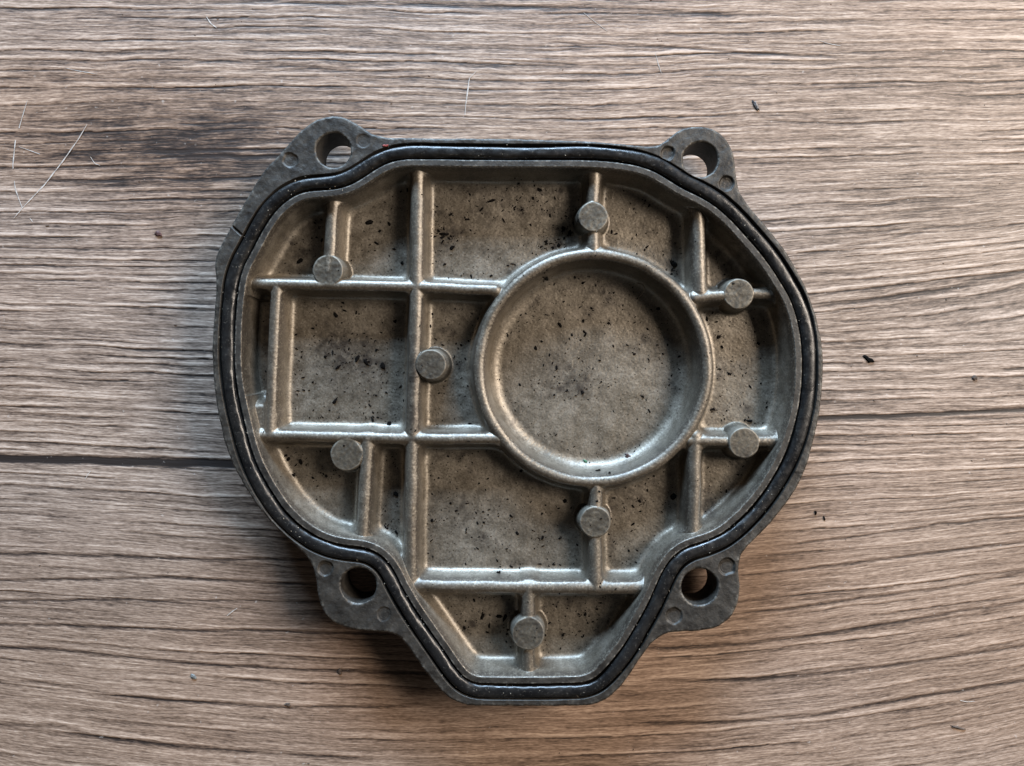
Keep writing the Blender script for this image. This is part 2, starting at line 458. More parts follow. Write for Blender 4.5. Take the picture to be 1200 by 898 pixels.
def smooth_closed(pts, step=1.6, sigma=4.0):
    P = np.array(pts, float); P = np.vstack([P, P[:1]])
    seg = np.r_[0, np.cumsum(np.hypot(*np.diff(P, axis=0).T))]
    n = int(seg[-1] / step); s = np.arange(n) * seg[-1] / n
    x = np.interp(s, seg, P[:, 0]); y = np.interp(s, seg, P[:, 1])
    r = int(sigma * 4 / step); k = np.exp(-0.5 * (np.arange(-r, r + 1) * step / sigma) ** 2); k /= k.sum()
    f = lambda a: np.convolve(np.r_[a[-r:], a, a[:r]], k, 'valid')
    return np.stack([f(x), f(y)], -1)
C_G = smooth_closed(GASKET, 1.6, 7.0)
C_O = smooth_closed(OUTER, 1.6, 4.5)

# ------------------------------------------------------------------ height map of the casting
CELL = 0.74
bx0, bx1, by0, by1 = 244.0, 970.0, 131.0, 833.0
AX = np.arange(bx0, bx1, CELL); AY = np.arange(by0, by1, CELL)
X, Y = np.meshgrid(AX, AY)

def curve_sdf(C, reach=62.0):
    """distance to a closed polyline, negative inside; exact within reach"""
    D = np.full(X.shape, reach ** 2)
    n = len(C); stride = 3
    Cs = C[::stride]; n = len(Cs)
    for i in range(n):
        a = Cs[i]; b = Cs[(i + 1) % n]
        j0, j1 = np.searchsorted(AX, [min(a[0], b[0]) - reach, max(a[0], b[0]) + reach])
        i0, i1 = np.searchsorted(AY, [min(a[1], b[1]) - reach, max(a[1], b[1]) + reach])
        xx = X[i0:i1, j0:j1] - a[0]; yy = Y[i0:i1, j0:j1] - a[1]
        d = b - a
        t = np.clip((xx * d[0] + yy * d[1]) / (d @ d), 0, 1)
        dd = (xx - t * d[0]) ** 2 + (yy - t * d[1]) ** 2
        np.minimum(D[i0:i1, j0:j1], dd, out=D[i0:i1, j0:j1])
    D = np.sqrt(D)
    inside = np.zeros(X.shape, bool)
    for r, y in enumerate(AY):
        y1 = Cs[:, 1]; y2 = np.roll(y1, -1); x1 = Cs[:, 0]; x2 = np.roll(x1, -1)
        hit = (y1 <= y) != (y2 <= y)
        xc = np.sort(x1[hit] + (y - y1[hit]) / (y2[hit] - y1[hit]) * (x2[hit] - x1[hit]))
        inside[r] = (np.searchsorted(xc, AX) % 2) == 1
    return np.where(inside, -D, D)

sdO = curve_sdf(C_O)                 # outer edge
sdG = curve_sdf(C_G)                 # gasket centre line
for hx, hy, hr in HOLES:             # bolt holes cut out of the outline
    sdO = np.maximum(sdO, hr - np.hypot(X - hx, Y - hy))

DEPTH_FLOOR, DEPTH_RIB, DEPTH_RING, DEPTH_BOSS = 41.0, 9.0, 8.0, 8.2
ZB = ZF - DEPTH_FLOOR
DRAFT = math.radians(80)
TAN = math.tan(DRAFT)
def q_table(R):
    th = np.linspace(0, DRAFT, 40)
    f = -R * np.sin(th); z = R - R * np.cos(th)
    f = np.r_[60, f, f[-1] - 40 / TAN * 3]; z = np.r_[0, z, z[-1] + 120]
    return f[::-1], z[::-1]
def dome(d, w): return np.where(d < w, 0.5 * d * d / w, d - 0.5 * w)
def foot(h, w, R): return w + (h - w / 2 - R * (1 - math.cos(DRAFT))) / TAN + R * math.sin(DRAFT)
QF, QZ = q_table(9.0)
QF2, QZ2 = q_table(17.0)
h_rib = DEPTH_FLOOR - DEPTH_RIB
h_ring = DEPTH_FLOOR - DEPTH_RING

# ribs: (points, half width of the crest)
RIBS = [
    ([(489, 172), (488, 330), (485, 430), (482.5, 520), (481, 600), (481, 704)], 6.2),   # long upright
    ([(270, 331.5), (480, 335.5), (580, 340)], 5.4),
    ([(280, 510), (480, 514.5), (584, 515)], 5.6),
    ([(466, 687.5), (620, 690), (790, 690)], 6.4),
    ([(323, 338), (319, 420), (315, 508)], 5.4),
    ([(392, 204), (385, 300), (384, 317)], 5.8),
    ([(697.5, 176), (695.5, 254), (696, 296)], 6.0),
    ([(818, 214), (820, 290), (822, 342)], 6.2),
    ([(815, 349), (866, 344), (942, 345)], 5.0),
    ([(810, 517), (872, 518), (946, 516)], 5.2),
    ([(816, 512), (815, 570), (812, 656)], 6.4),
    ([(700, 565), (697.5, 612), (699.5, 690)], 6.2),
    ([(620, 690), (619, 743), (620, 814)], 6.0),
    ([(430, 516), (427, 570), (422, 662)], 6.0),
    ([(288, 492), (306, 490)], 17.0),                                                     # low web beside the slot
]
BOSSES = [(384, 317, 18.6), (695, 254, 18.2), (866, 344.5, 18.2), (872, 519, 18.6), (697.5, 612, 18.8), (619, 742.5, 19.8), (406, 533, 19.4), (505, 427.5, 18.4)]
RIBS = [([at_depth(p, DEPTH_RIB) for p in pts], w * 1.22 if w < 10 else w) for pts, w in RIBS]
BOSSES = [(*at_depth((x, y), DEPTH_BOSS), r) for x, y, r in BOSSES]
RCX, RCY = at_depth((695.5, 431.5), DEPTH_RING)
RC = 135.5

# slight hand-cast waviness so that no wall is ruler-straight
wx = 0.55 * vnoise(X / 26 + 2, Y / 26 + 9, 61); wy = 0.55 * vnoise(X / 26 + 7, Y / 26 + 3, 62)
Xw, Yw = X + wx, Y + wy
def polyline_dist(pts):
    D = np.full(X.shape, 70.0 ** 2)
    for a, b in zip(pts[:-1], pts[1:]):
        j0, j1 = np.searchsorted(AX, [min(a[0], b[0]) - 70, max(a[0], b[0]) + 70])
        i0, i1 = np.searchsorted(AY, [min(a[1], b[1]) - 70, max(a[1], b[1]) + 70])
        xx = Xw[i0:i1, j0:j1] - a[0]; yy = Yw[i0:i1, j0:j1] - a[1]
        dx, dy = b[0] - a[0], b[1] - a[1]
        t = np.clip((xx * dx + yy * dy) / (dx * dx + dy * dy), 0, 1)
        np.minimum(D[i0:i1, j0:j1], (xx - t * dx) ** 2 + (yy - t * dy) ** 2, out=D[i0:i1, j0:j1])
    return np.sqrt(D)
rib_d = [polyline_dist(p) for p, w in RIBS]
f_rib = None; cap_rib = None
for (p, w), d in zip(RIBS, rib_d):
    f = d - foot(h_rib, w, 9.0)
    drop = 5.0 if w > 10 else 0.0
    c = (h_rib - drop) - dome(d, w) if w < 10 else (h_rib - drop) - 0.5 * np.maximum(d - 11, 0) ** 2 / 6
    f_rib = f if f_rib is None else smin(f_rib, f, 9.0)
    cap_rib = c if cap_rib is None else smax(cap_rib, c, 1.2)
rr_ = np.hypot(Xw - RCX, Yw - RCY)
ring_off = np.abs(rr_ - RC)
f_ring = np.where(rr_ > RC, rr_ - RC - foot(h_ring, 6.6, 9.0), 60)
WELL = 9.0                                          # the round well is a little deeper than the pockets
f_well = np.where(rr_ <= RC, RC - rr_ - foot(h_ring + WELL, 6.6, 17.0), 60)
cap_ring = h_ring - dome(ring_off, 6.6)
LIP = 18.0
m_in = -sdG                                        # + inside the gasket line
f_rim = m_in - LIP - foot(DEPTH_FLOOR, 0.0, 9.0)
f_all = smin(smin(f_rib, f_ring, 9.0), f_rim, 10.0)
in_well = rr_ < RC
qa = np.interp(f_all, QF, QZ); qw = np.interp(f_well, QF2, QZ2)
low = np.where(in_well, np.maximum(qw, 0) - WELL, qa)
cap = np.where(in_well, cap_ring, np.maximum(cap_rib, cap_ring))
h_low = smin(low, cap, 4.0)
h_low = np.where((low < 6) & (cap < low + 4), low, h_low)
f_rim_q = np.interp(m_in - LIP - foot(DEPTH_FLOOR, 0.0, 9.0), QF, QZ)
h_rim = smin(f_rim_q, np.full_like(f_rim_q, DEPTH_FLOOR), 7.0)
h_rim = np.where(m_in < LIP - 3, DEPTH_FLOOR, h_rim)
Hh = np.where(m_in < LIP - 3, h_rim, smax(np.where(m_in < LIP, 0, h_low), np.where(in_well, -30, h_rim), 1.5))
Hh = np.where((f_all > 6) & ~in_well, np.minimum(Hh, 0.4), Hh)
# bosses
boss_h = np.full(X.shape, -10.0); boss_i = np.full(X.shape, -1)
for k, (x, y, r) in enumerate(BOSSES):
    d = np.hypot(X - x, Y - y) + 0.4 * vnoise(X / 9 + k * 5, Y / 9 + 4, 63) - r
    hb0 = DEPTH_FLOOR - DEPTH_BOSS + [-1.2, 0.4, -0.6, 0.2, 0, 0.5, -0.8, 0.6][k] + 0.03 * ((X - x) * [1, -.6, .4, -1, .7, .2, -.5, .9][k] + (Y - y) * [.3, .8, -1, .2, -.6, 1, .5, -.4][k])
    hb = hb0.mean() * 0 + (DEPTH_FLOOR - DEPTH_BOSS)
    z = np.interp(d, [-99, -1.6, -0.6, 0.3, 1.9, 3.2, 5.5, 6], [hb, hb, hb - 0.5, hb - 3, 5.0, 1.6, 0, -10])
    z = z + (hb0 - hb) * sstep(3.0, -1.0, d)
    z = z + np.where(d < -1, 0.25 * vnoise(X / 4, Y / 4, 64), 0)
    better = z > boss_h
    boss_h = np.where(better, z, boss_h); boss_i = np.where(better, k, boss_i)
is_boss = boss_h > Hh - 0.2
Hh = np.where((boss_h > -5) & (m_in > LIP), smax(Hh, boss_h, 1.0), Hh)
# narrow deep slot beside the left wall
sx_, sy_ = at_depth((299.5, 405), 12)
bxd = np.hypot(np.maximum(np.abs(X - sx_ + 0.02 * (Y - sy_)) - 6.0, 0), np.maximum(np.abs(Y - sy_) - 53, 0)) - 4.0
bxd = smax(bxd, LIP + 2.0 - m_in, 2.0)
Hh = np.where(bxd < 3, np.minimum(Hh, np.interp(bxd, [-4, -1.5, 0, 3], [-4, -3, 6, 46])), Hh)
# floor unevenness
flo = sstep(12, 0, Hh) * (m_in > LIP)
Hh += flo * (0.4 * vnoise(X / 30, Y / 30, 65) + 0.08 * vnoise(X / 7, Y / 7, 66))
Hh += 0.10 * vnoise(X / 2.3, Y / 2.3, 67) * (m_in > LIP - 2)
Z = ZB + Hh
# groove for the gasket
groove = sstep(9.6, 8.4, np.abs(sdG))
Z -= groove * 9.0
# pits on the lugs, a nick in the edge, uneven flange
for x, y, r, dep in PITS:
    d = np.hypot(X - x, Y - y)
    Z -= sstep(r + 1.2, r - 1.4, d + 0.8 * vnoise(X / 5, Y / 5, 77)) * dep * 0.8 + (np.abs(d - r * 0.25) < r * 0.4) * 0.2
a, b = np.array((268., 262.)), np.array((285., 277.))
t = np.clip(((X - a[0]) * (b - a)[0] + (Y - a[1]) * (b - a)[1]) / ((b - a) @ (b - a)), 0, 1)
Z -= 2.2 * sstep(1.8, 0.3, np.hypot(X - a[0] - t * (b - a)[0], Y - a[1] - t * (b - a)[1]))
fl = (sdG > 9)
Z += fl * (0.35 * vnoise(X / 12, Y / 12, 68) + 0.2 * vnoise(X / 4, Y / 4, 69))
chip = 0.6 * vnoise(X / 7, Y / 7, 70) + 0.4 * vnoise(X / 2.5, Y / 2.5, 71)
bev = np.clip(2.4 + 0.9 * chip + sdO, 0, None)
Z -= np.minimum(bev, 4) ** 2 / 4.6
Z_GRID = Z

# attributes
lap = np.zeros_like(Z)
Zs = (Z[:-2, 1:-1] + Z[2:, 1:-1] + Z[1:-1, :-2] + Z[1:-1, 2:]) / 4
lap[1:-1, 1:-1] = Z[1:-1, 1:-1] - Zs
for _ in range(2):
    lap[1:-1, 1:-1] = (lap[1:-1, 1:-1] * 2 + lap[:-2, 1:-1] + lap[2:, 1:-1] + lap[1:-1, :-2] + lap[1:-1, 2:]) / 6
crest = np.clip(lap / 0.10, 0, 1)
on_rib = np.clip((cap > Hh - 3) * 1.0, 0, 1) * (m_in > LIP) * (Hh > 14) * (boss_h < Hh - 1)
crest = np.clip(np.maximum(crest, 0.55 * on_rib), 0, 1)
edge_wear = np.clip((sdO + 4.5) / 3.5, 0, 1)
crest = np.where(sdG > 9, 0.6 * edge_wear, crest)
STAINS_SHADE = [(400, 400, 46, 24, .75), (405, 440, 44, 30, .7), (420, 430, 26, 8, .6), (350, 255, 40, 30, .5), (600, 232, 60, 22, .45), (665, 268, 16, 22, 1.0), (520, 273, 10, 9, .9),
          (484, 470, 7, 40, 1.1), (484, 395, 6, 20, .8), (505, 690, 26, 6, .7), (672, 438, 34, 26, .75), (700, 360, 70, 40, .25), (780, 330, 40, 40, .3), (330, 560, 60, 40, .2),
          (840, 590, 30, 24, .4), (745, 590, 34, 22, .5), (560, 730, 50, 26, .35), (690, 730, 40, 22, .45), (505, 428, 16, 14, .6), (384, 322, 14, 10, .5), (866, 300, 20, 30, .4),
          (540, 230, 50, 34, .28), (600, 600, 90, 40, .2), (860, 390, 30, 18, .35), (300, 400, 8, 60, .8), (345, 170, 40, 20, .3), (410, 156, 26, 14, .5), (400, 200, 36, 12, .4), (821, 170, 30, 14, .3),  # the tall narrow entry paints shade into the left slot
          (440, 722, 40, 18, .4), (820, 725, 40, 14, .3), (505, 290, 14, 30, .3), (530, 370, 30, 30, .35), (530, 470, 22, 40, .3)]
BIG = [(661, 268, 4), (668, 273, 3.4), (655, 287, 3), (673, 262, 3.6), (640, 283, 2.4), (648, 290, 2.6), (634, 289, 2), (520, 274, 4.4), (514, 270, 2.6), (526, 279, 2.2),
                (608, 215, 2.6), (632, 222, 3.2), (625, 232, 3.0), (612, 245, 2), (528, 251, 2.6), (790, 309, 4.6), (788, 316, 2.4), (352, 541, 4.2), (343, 557, 3), (366, 560, 2.6), (382, 558, 2.8),
                (790, 582, 4.6), (456, 497, 3.6), (396, 430, 3.6), (418, 421, 4.6), (449, 429, 4.4), (431, 424, 3), (464, 580, 3.8), (464, 624, 3.2), (585, 671, 4), (636, 631, 3.4), (544, 737, 2.8), (660, 745, 3),
                (686, 721, 2.6), (855, 438, 2.4), (843, 395, 3.2), (836, 480, 3), (852, 576, 2.6), (750, 588, 3), (700, 552, 3.4), (712, 553, 2.6), (755, 465, 2.6), (715, 378, 2.2), (640, 326, 3)]
stain_shade = np.zeros_like(Z)
for x, y, r in BIG:
    u, v = at_depth((x, y), 38)
    stain_shade += 0.55 * np.exp(-((X - u) / (r * 1.5)) ** 2 - ((Y - v) / (r * 1.2)) ** 2)
for x, y, sx, sy, s in STAINS_SHADE:
    stain_shade += s * np.exp(-((X - x) / sx) ** 2 - ((Y - y) / sy) ** 2)
smear = np.clip(vnoise(X / 38 + 3, Y / 24 + 3, 90) + 0.6 * vnoise(X / 15 + 3, Y / 12 + 3, 91) + 0.4 * vnoise(X / 6, Y / 6, 92) - 0.35, 0, 1)
stain_shade += 0.75 * smear * (m_in > LIP)
# darker along the bottom corners of the pockets
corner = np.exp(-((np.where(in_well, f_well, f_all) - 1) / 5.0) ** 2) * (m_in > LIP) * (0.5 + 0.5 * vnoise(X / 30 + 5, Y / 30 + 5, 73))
stain_shade = np.clip(1.25 * stain_shade * (0.75 + 0.5 * vnoise(X / 12, Y / 12, 72)) + 0.55 * corner + 0.06, 0, 1.2)
stain_shade = np.where(np.abs(sdG) < 9.6, 1.0, stain_shade)

# ------------------------------------------------------------------ split the casting into its parts
cell_in = lambda A: (A[:-1, :-1] + A[1:, :-1] + A[:-1, 1:] + A[1:, 1:]) / 4
inside = cell_in(sdO) < 0
cX, cY = cell_in(X), cell_in(Y); cG = cell_in(sdG); cR = cell_in(rr_); cH = cell_in(Hh)
lab = np.full(inside.shape, 0, np.int32)                         # 0 floor
lab[(cR < RC) & (cell_in(f_well) > 0)] = 1                        # well floor
lab[(np.abs(cR - RC) < 30) & (cell_in(np.where(rr_ > RC, f_ring, f_well)) <= 0)] = 2   # ring wall
foots = np.stack([cell_in(d) - foot(h_rib, w, 9.0) for (p, w), d in zip(RIBS, rib_d)])
amin = foots.argmin(0); fm = foots.min(0)
ringf = cell_in(np.where(rr_ > RC, f_ring, 99))
sel = (fm <= 0) & (cR > RC) & (fm < ringf)
lab[sel] = 10 + amin[sel]
rimf = cell_in(f_rim)
lab[(rimf < 0) & (rimf < fm + 3)] = 3                             # rim
lab[-cG < LIP] = 3
lab[(lab == 3) & (-cG > LIP - 1.0)] = 4                                 # inner lip and wall
bi = boss_i[:-1, :-1]; ib = is_boss[:-1, :-1] & is_boss[1:, 1:] & (-cG > LIP) & (cell_in(boss_h) > 1)
lab[ib] = 40 + bi[ib]
for k, (hx, hy, hr) in enumerate(HOLES):
    lab[(cG > 10.6) & (np.hypot(cX - hx, cY - hy) < 58)] = 60 + k

# snap the boundary vertices onto the smooth outline
used = np.zeros(X.shape, np.int8)
for di in (0, 1):
    for dj in (0, 1):
        used[di:di + inside.shape[0], dj:dj + inside.shape[1]] += inside
bnd = (used > 0) & (used < 4)
gyy, gxx = np.gradient(sdO, CELL)
gl = np.maximum(np.hypot(gxx, gyy), 0.3)
Xs, Ys = X.copy(), Y.copy()
Xs[bnd] -= (sdO * gxx / gl ** 2)[bnd]; Ys[bnd] -= (sdO * gyy / gl ** 2)[bnd]
Zv = Z.copy()
bev0 = np.clip(2.4 + 0.9 * chip, 0, None)
Zv[bnd] += (np.minimum(bev, 4) ** 2 / 4.6 - np.minimum(bev0, 4) ** 2 / 4.6)[bnd]
# shading normals of the whole casting, shared by its parts so that no seam shows
dzy, dzx = np.gradient(Zv, CELL)
NRM = np.stack([-dzx, dzy, np.ones_like(Zv)], -1)
NRM[bnd] = np.stack([gxx / gl, -gyy / gl, np.full_like(gl, 0.9)], -1)[bnd]
NRM /= np.linalg.norm(NRM, axis=-1, keepdims=True)

ox, oy = 606.0, 490.0                                              # base point of the cover
root = bpy.data.objects.new('housing_cover', None)
col.objects.link(root)
root.empty_display_size = 0.02
root.location = world_xyz(ox, oy, 0.0)
tag(root, 'grey cast metal housing cover, ribbed inside facing up, with black rubber gasket', 'cover')
ORG = world_xyz(ox, oy, 0.0)

VID = np.arange(X.size).reshape(X.shape)
P3 = world_xyz(Xs.ravel(), Ys.ravel(), Zv.ravel()) - ORG
NR = NRM.reshape(-1, 3); CRS = crest.ravel(); STN = stain_shade.ravel()
cellq = np.stack([VID[1:, :-1], VID[1:, 1:], VID[:-1, 1:], VID[:-1, :-1]], -1)
# boundary edges (with the label of their cell) for the side walls
lab_in = np.where(inside, lab, -1)
pad = np.pad(lab_in, 1, constant_values=-1)
def edges(di, dj, a, b):
    nb = pad[1 + di:pad.shape[0] - 1 + di, 1 + dj:pad.shape[1] - 1 + dj]
    m = (lab_in >= 0) & (nb < 0)
    return cellq[m][:, [a, b]], lab_in[m]
E = [edges(1, 0, 0, 1), edges(0, 1, 1, 2), edges(-1, 0, 2, 3), edges(0, -1, 3, 0)]
BE = np.concatenate([e[0] for e in E]); BL = np.concatenate([e[1] for e in E])
SKZ = [None, ZF - 3.2, ZF - 14, ZF - 30, 7.0, 1.2, 0.25]
SKO = [0, 0.15, 0.5, 0.9, 1.4, 1.3, 0.4]
gX = (gxx / gl).ravel(); gY = (gyy / gl).ravel()

LUG_Z = 21.0
def build_part(name, code, mat, label=None):
    lug = code >= 60
    qs = cellq[(lab_in == code)]
    if len(qs) == 0: return None
    be = BE[BL == code]
    vid = np.unique(qs)
    remap = np.full(X.size, -1, np.int64); remap[vid] = np.arange(len(vid))
    co = [P3[vid]]; nr = [NR[vid]]; cr = [CRS[vid]]; sn = [STN[vid]]
    quads = [remap[qs]]
    if len(be):
        bv = np.unique(be); nb = len(bv)
        r2 = np.full(X.size, -1, np.int64); r2[bv] = np.arange(nb)
        base = len(vid)
        inner = np.zeros(nb, bool)
        bx, by = Xs.ravel()[bv], Ys.ravel()[bv]
        for hx, hy, hr in HOLES: inner |= np.hypot(bx - hx, by - hy) < hr + 3
        for k, (zz, off) in enumerate(zip(SKZ, SKO)):
            if lug and zz is not None: zz = ZF - (ZF - zz) * (ZF - LUG_Z) / ZF
            z = Zv.ravel()[bv] if zz is None else np.full(nb, zz)
            o_ = np.where(inner, -off * 0.3, off) + (0 if k in (0,) else 0.25 * vnoise(bx / 6 + k, by / 6 + k * 3, 75))
            co.append(world_xyz(bx + gX[bv] * o_, by + gY[bv] * o_, z) - ORG)
            n = np.stack([gX[bv], -gY[bv], np.full(nb, 0.5 if k == 0 else 0.05)], -1)
            nr.append(n / np.linalg.norm(n, axis=1, keepdims=True))
            cr.append(np.full(nb, 0.5 if k == 0 else 0.1)); sn.append(np.full(nb, 0.25))
            if k:
                a = base + (k - 1) * nb + r2[be[:, 0]]; b = base + (k - 1) * nb + r2[be[:, 1]]
                quads.append(np.stack([b, a, a + nb, b + nb], -1))
        if lug:                       # under face of the lug, which stands clear of the table
            bq = cellq[(lab_in == code)][:, ::-1]
            off = sum(len(c) for c in co)
            vb = P3[vid].copy(); vb[:, 2] = LUG_Z * U
            co.append(vb); nr.append(np.tile((0., 0., -1.), (len(vid), 1)))
            cr.append(np.zeros(len(vid))); sn.append(np.full(len(vid), 0.3))
            quads.append(remap[bq] + off)
    o = make_mesh(name, np.concatenate(co), np.concatenate(quads), mat=mat, parent=root, normals=np.concatenate(nr),
                  attrs={'crest': np.concatenate(cr), 'stain_shade': np.concatenate(sn)})
    if label: o['label'] = label
    return o

build_part('floor', 0, M_CAST)
build_part('well_floor', 1, M_CAST, 'round flat bottom of the circular well, sprinkled with soot')
build_part('ring_wall', 2, M_CAST, 'circular raised wall around the round well')
build_part('rim', 3, M_FLANGE, 'dark grimy rim with the groove that holds the gasket')
build_part('inner_wall', 4, M_CAST, 'cast inner wall falling from the rim to the floor')
for i in range(len(RIBS)): build_part('rib', 10 + i, M_CAST)
for i in range(len(BOSSES)): build_part('boss', 40 + i, M_BOSS)
for i in range(4): build_part('mounting_lug', 60 + i, M_FLANGE)

# wall of the body below the rim, seen under the lugs
def body_wall():
    C = C_G[::3]; n = len(C)
    t = np.roll(C, -1, 0) - np.roll(C, 1, 0); t /= np.linalg.norm(t, axis=1, keepdims=True)
    nr_ = np.stack([-t[:, 1], t[:, 0]], -1)
    if np.sum(nr_ * (C - C.mean(0))) < 0: nr_ = -nr_
    rows = [world_xyz(C[:, 0] + nr_[:, 0] * o, C[:, 1] + nr_[:, 1] * o, np.full(n, z)) - ORG
            for o, z in ((12.5, ZF - 11), (12.0, ZF - 30), (11.5, 8.0), (10.5, 0.4), (4.0, 0.3))]
    co = np.stack(rows, 1).reshape(-1, 3); m = len(rows)
    i = np.arange(n)[:, None]; k = np.arange(m - 1)[None]
    a_ = i * m + k; b_ = ((i + 1) % n) * m + k
    make_mesh('outer_wall', co, np.stack([a_, b_, b_ + 1, a_ + 1], -1).reshape(-1, 4), mat=M_FLANGE, parent=root)
body_wall()

# ------------------------------------------------------------------ the gasket
def gasket():
    C = C_G; n = len(C)
    t = np.roll(C, -1, 0) - np.roll(C, 1, 0); t /= np.linalg.norm(t, axis=1, keepdims=True)
    nrm = np.stack([t[:, 1], -t[:, 0]], -1)
    mid = (np.roll(C, -5, 0) + np.roll(C, 5, 0)) / 2
    s = np.arange(n) * 1.6
    # cross-section: rounded strip with a small raised bead
    prof = [(-7.4, -8), (-7.6, -2.6), (-7.2, -0.9), (-6.2, 0.3), (-4.6, 1.1), (-2.4, 1.5), (0.4, 1.6), (2.8, 1.4), (4.8, 0.8), (6.3, -0.2), (7.2, -1.5), (7.6, -3.0), (7.4, -8)]
    per = s[-1] + 1.6
    ang = s / per * 2 * math.pi
    w = 0.93 + 0.04 * np.sin(ang * 7 + 1) + 0.04 * np.sin(ang * 23)
    sh = 0.5 * np.sin(ang * 5 + 2) + 0.35 * np.sin(ang * 17)
    lift = 0.5 * np.sin(ang * 6) + 0.3 * np.sin(ang * 19 + 1)
    co = []
    for (o, z) in prof:
        f = 0.30 * vnoise(s / 6 + o * 3, s * 0 + o * 1.9 + 60, 81)
        co.append(world_xyz(C[:, 0] + nrm[:, 0] * (o * w + sh + f), C[:, 1] + nrm[:, 1] * (o * w + sh + f), ZF + z + lift + f) - ORG)
    m = len(prof)
    co = np.stack(co, 1).reshape(-1, 3)
    i = np.arange(n)[:, None]; k = np.arange(m - 1)[None]
    a = i * m + k; b = ((i + 1) % n) * m + k
    q = np.stack([a, a + 1, b + 1, b], -1).reshape(-1, 4)
    # consistent facing: up
    v = co[q[:, 2]] - co[q[:, 0]]; w2 = co[q[:, 3]] - co[q[:, 1]]
    nz = np.cross(v, w2)[:, 2]
    if np.median(nz) < 0: q = q[:, ::-1]
    o = make_mesh('gasket', co, q, mat=M_RUBBER, parent=root)
    o['label'] = 'black rubber gasket running in the groove of the rim'
gasket()

# ------------------------------------------------------------------ dirt
def z_at(x, y):
    j = int(np.clip((x - bx0) / CELL, 0, len(AX) - 1)); i = int(np.clip((y - by0) / CELL, 0, len(AY) - 1))
    return Z_GRID[i, j], i, j

def crumb(cx, cy, cz, a, b, h, ang, rnd, n=7):
    """irregular flat flake: lists of vertices and triangles"""
    ca, sa = math.cos(ang), math.sin(ang)
    top, bot = [], []
    for k in range(n):
        t = 2 * math.pi * k / n
        r = rnd.uniform(0.6, 1.25)
        u, v = a * r * math.cos(t), b * r * math.sin(t)
        x, y = cx + u * ca - v * sa, cy + u * sa + v * ca
        bot.append((x, y, cz - 0.2)); top.append((cx + (x - cx) * 0.7, cy + (y - cy) * 0.7, cz + h * rnd.uniform(0.5, 1)))
    vs_ = bot + top + [(cx, cy, cz + h)]
    tr = []
    for k in range(n):
        k2 = (k + 1) % n
        tr += [(k, k2, n + k2), (k, n + k2, n + k), (n + k, n + k2, 2 * n)]
    return vs_, [t[::-1] for t in tr]

def speck_field(name, spots, mat, label):
    V, T = [], []
    for s in spots:
        v, t = crumb(*s)
        o = len(V); V += v; T += [tuple(i + o for i in k) for k in t]
    V = np.array(V)
    o = make_mesh(name, world_xyz(V[:, 0], V[:, 1], V[:, 2]), tris=np.array(T), mat=mat, smooth=False)
    return tag(o, label, 'dirt', kind='stuff')

rd = random.Random(3)
spots = []
CL = [(665, 268, 16, 16, 60), (640, 285, 26, 8, 40), (520, 274, 8, 6, 20), (405, 420, 30, 12, 40), (560, 220, 50, 30, 40), (620, 235, 40, 25, 40), (790, 285, 20, 20, 30),
      (450, 260, 20, 30, 40), (670, 440, 30, 25, 60), (760, 500, 40, 30, 30), (690, 545, 40, 10, 25), (560, 600, 50, 40, 70), (380, 560, 40, 30, 30),
      (450, 580, 14, 40, 30), (850, 430, 40, 40, 40), (600, 665, 80, 14, 40), (745, 570, 30, 30, 30), (850, 570, 26, 24, 24), (560, 740, 40, 20, 25), (690, 735, 40, 20, 25), (430, 470, 40, 30, 50), (484, 460, 4, 40, 70)]
cand = [(rd.gauss(x, sx), rd.gauss(y, sy)) for x, y, sx, sy, n in CL for _ in range(n)]
cand += [(rd.uniform(290, 940), rd.uniform(195, 795)) for _ in range(13000)]
for x, y in cand:
    z, i, j = z_at(x, y)
    if m_in[i, j] < LIP + 6: continue
    if abs(dzx[i, j]) + abs(dzy[i, j]) > 0.7: continue
    if Hh[i, j] > 6 and rd.random() < 0.75: continue
    if rd.random() > 0.22 + 1.5 * float(stain_shade[i, j]) + 0.5 * float(smear[i, j]): continue
    s = min(3.4, math.exp(rd.gauss(-0.72, 0.62)))
    spots.append((x, y, z, s * rd.uniform(1, 2.0), s * rd.uniform(0.6, 1), 0.5 * s, rd.uniform(0, 3.14), rd, 6))
for x, y, r in BIG:
    x, y = at_depth((x, y), 38)
    z, i, j = z_at(x, y)
    spots.append((x, y, z, r * rd.uniform(0.9, 1.3), r * rd.uniform(0.5, 0.9), 0.4 * r, rd.uniform(0, 3.14), rd, 9))
    for _ in range(11):
        u, v = x + rd.gauss(0, r * 1.6), y + rd.gauss(0, r * 1.3); z, i, j = z_at(u, v)
        q_ = rd.uniform(0.3, 0.9)
        spots.append((u, v, z, q_ * 1.3, q_, 0.4 * q_, rd.uniform(0, 3.14), rd, 6))
speck_field('soot_specks', spots, M_DIRT, 'black soot specks sprinkled over the inside of the cover')
spots = []
for _ in range(330):
    k = rd.randrange(len(C_G)); off = rd.gauss(0, 5.5)
    x, y = C_G[k][0] + off, C_G[k][1] + rd.gauss(0, 5.5)
    z, i, j = z_at(x, y)
    d = abs(sdG[i, j])
    if d > 12: continue
    zz = ZF + 1.2 - 0.035 * d * d if d < 8 else ZF
    s = rd.choice([0.25, 0.3, 0.4, 0.5])
    spots.append((x, y, zz, s * rd.uniform(1, 2.2), s * 0.8, 0.4 * s, rd.uniform(0, 3.14), rd, 5))
speck_field('gasket_dust', spots, plain('pale_grit', (0.42, 0.36, 0.28), 0.7), 'pale grit stuck along the black gasket')
spots = []
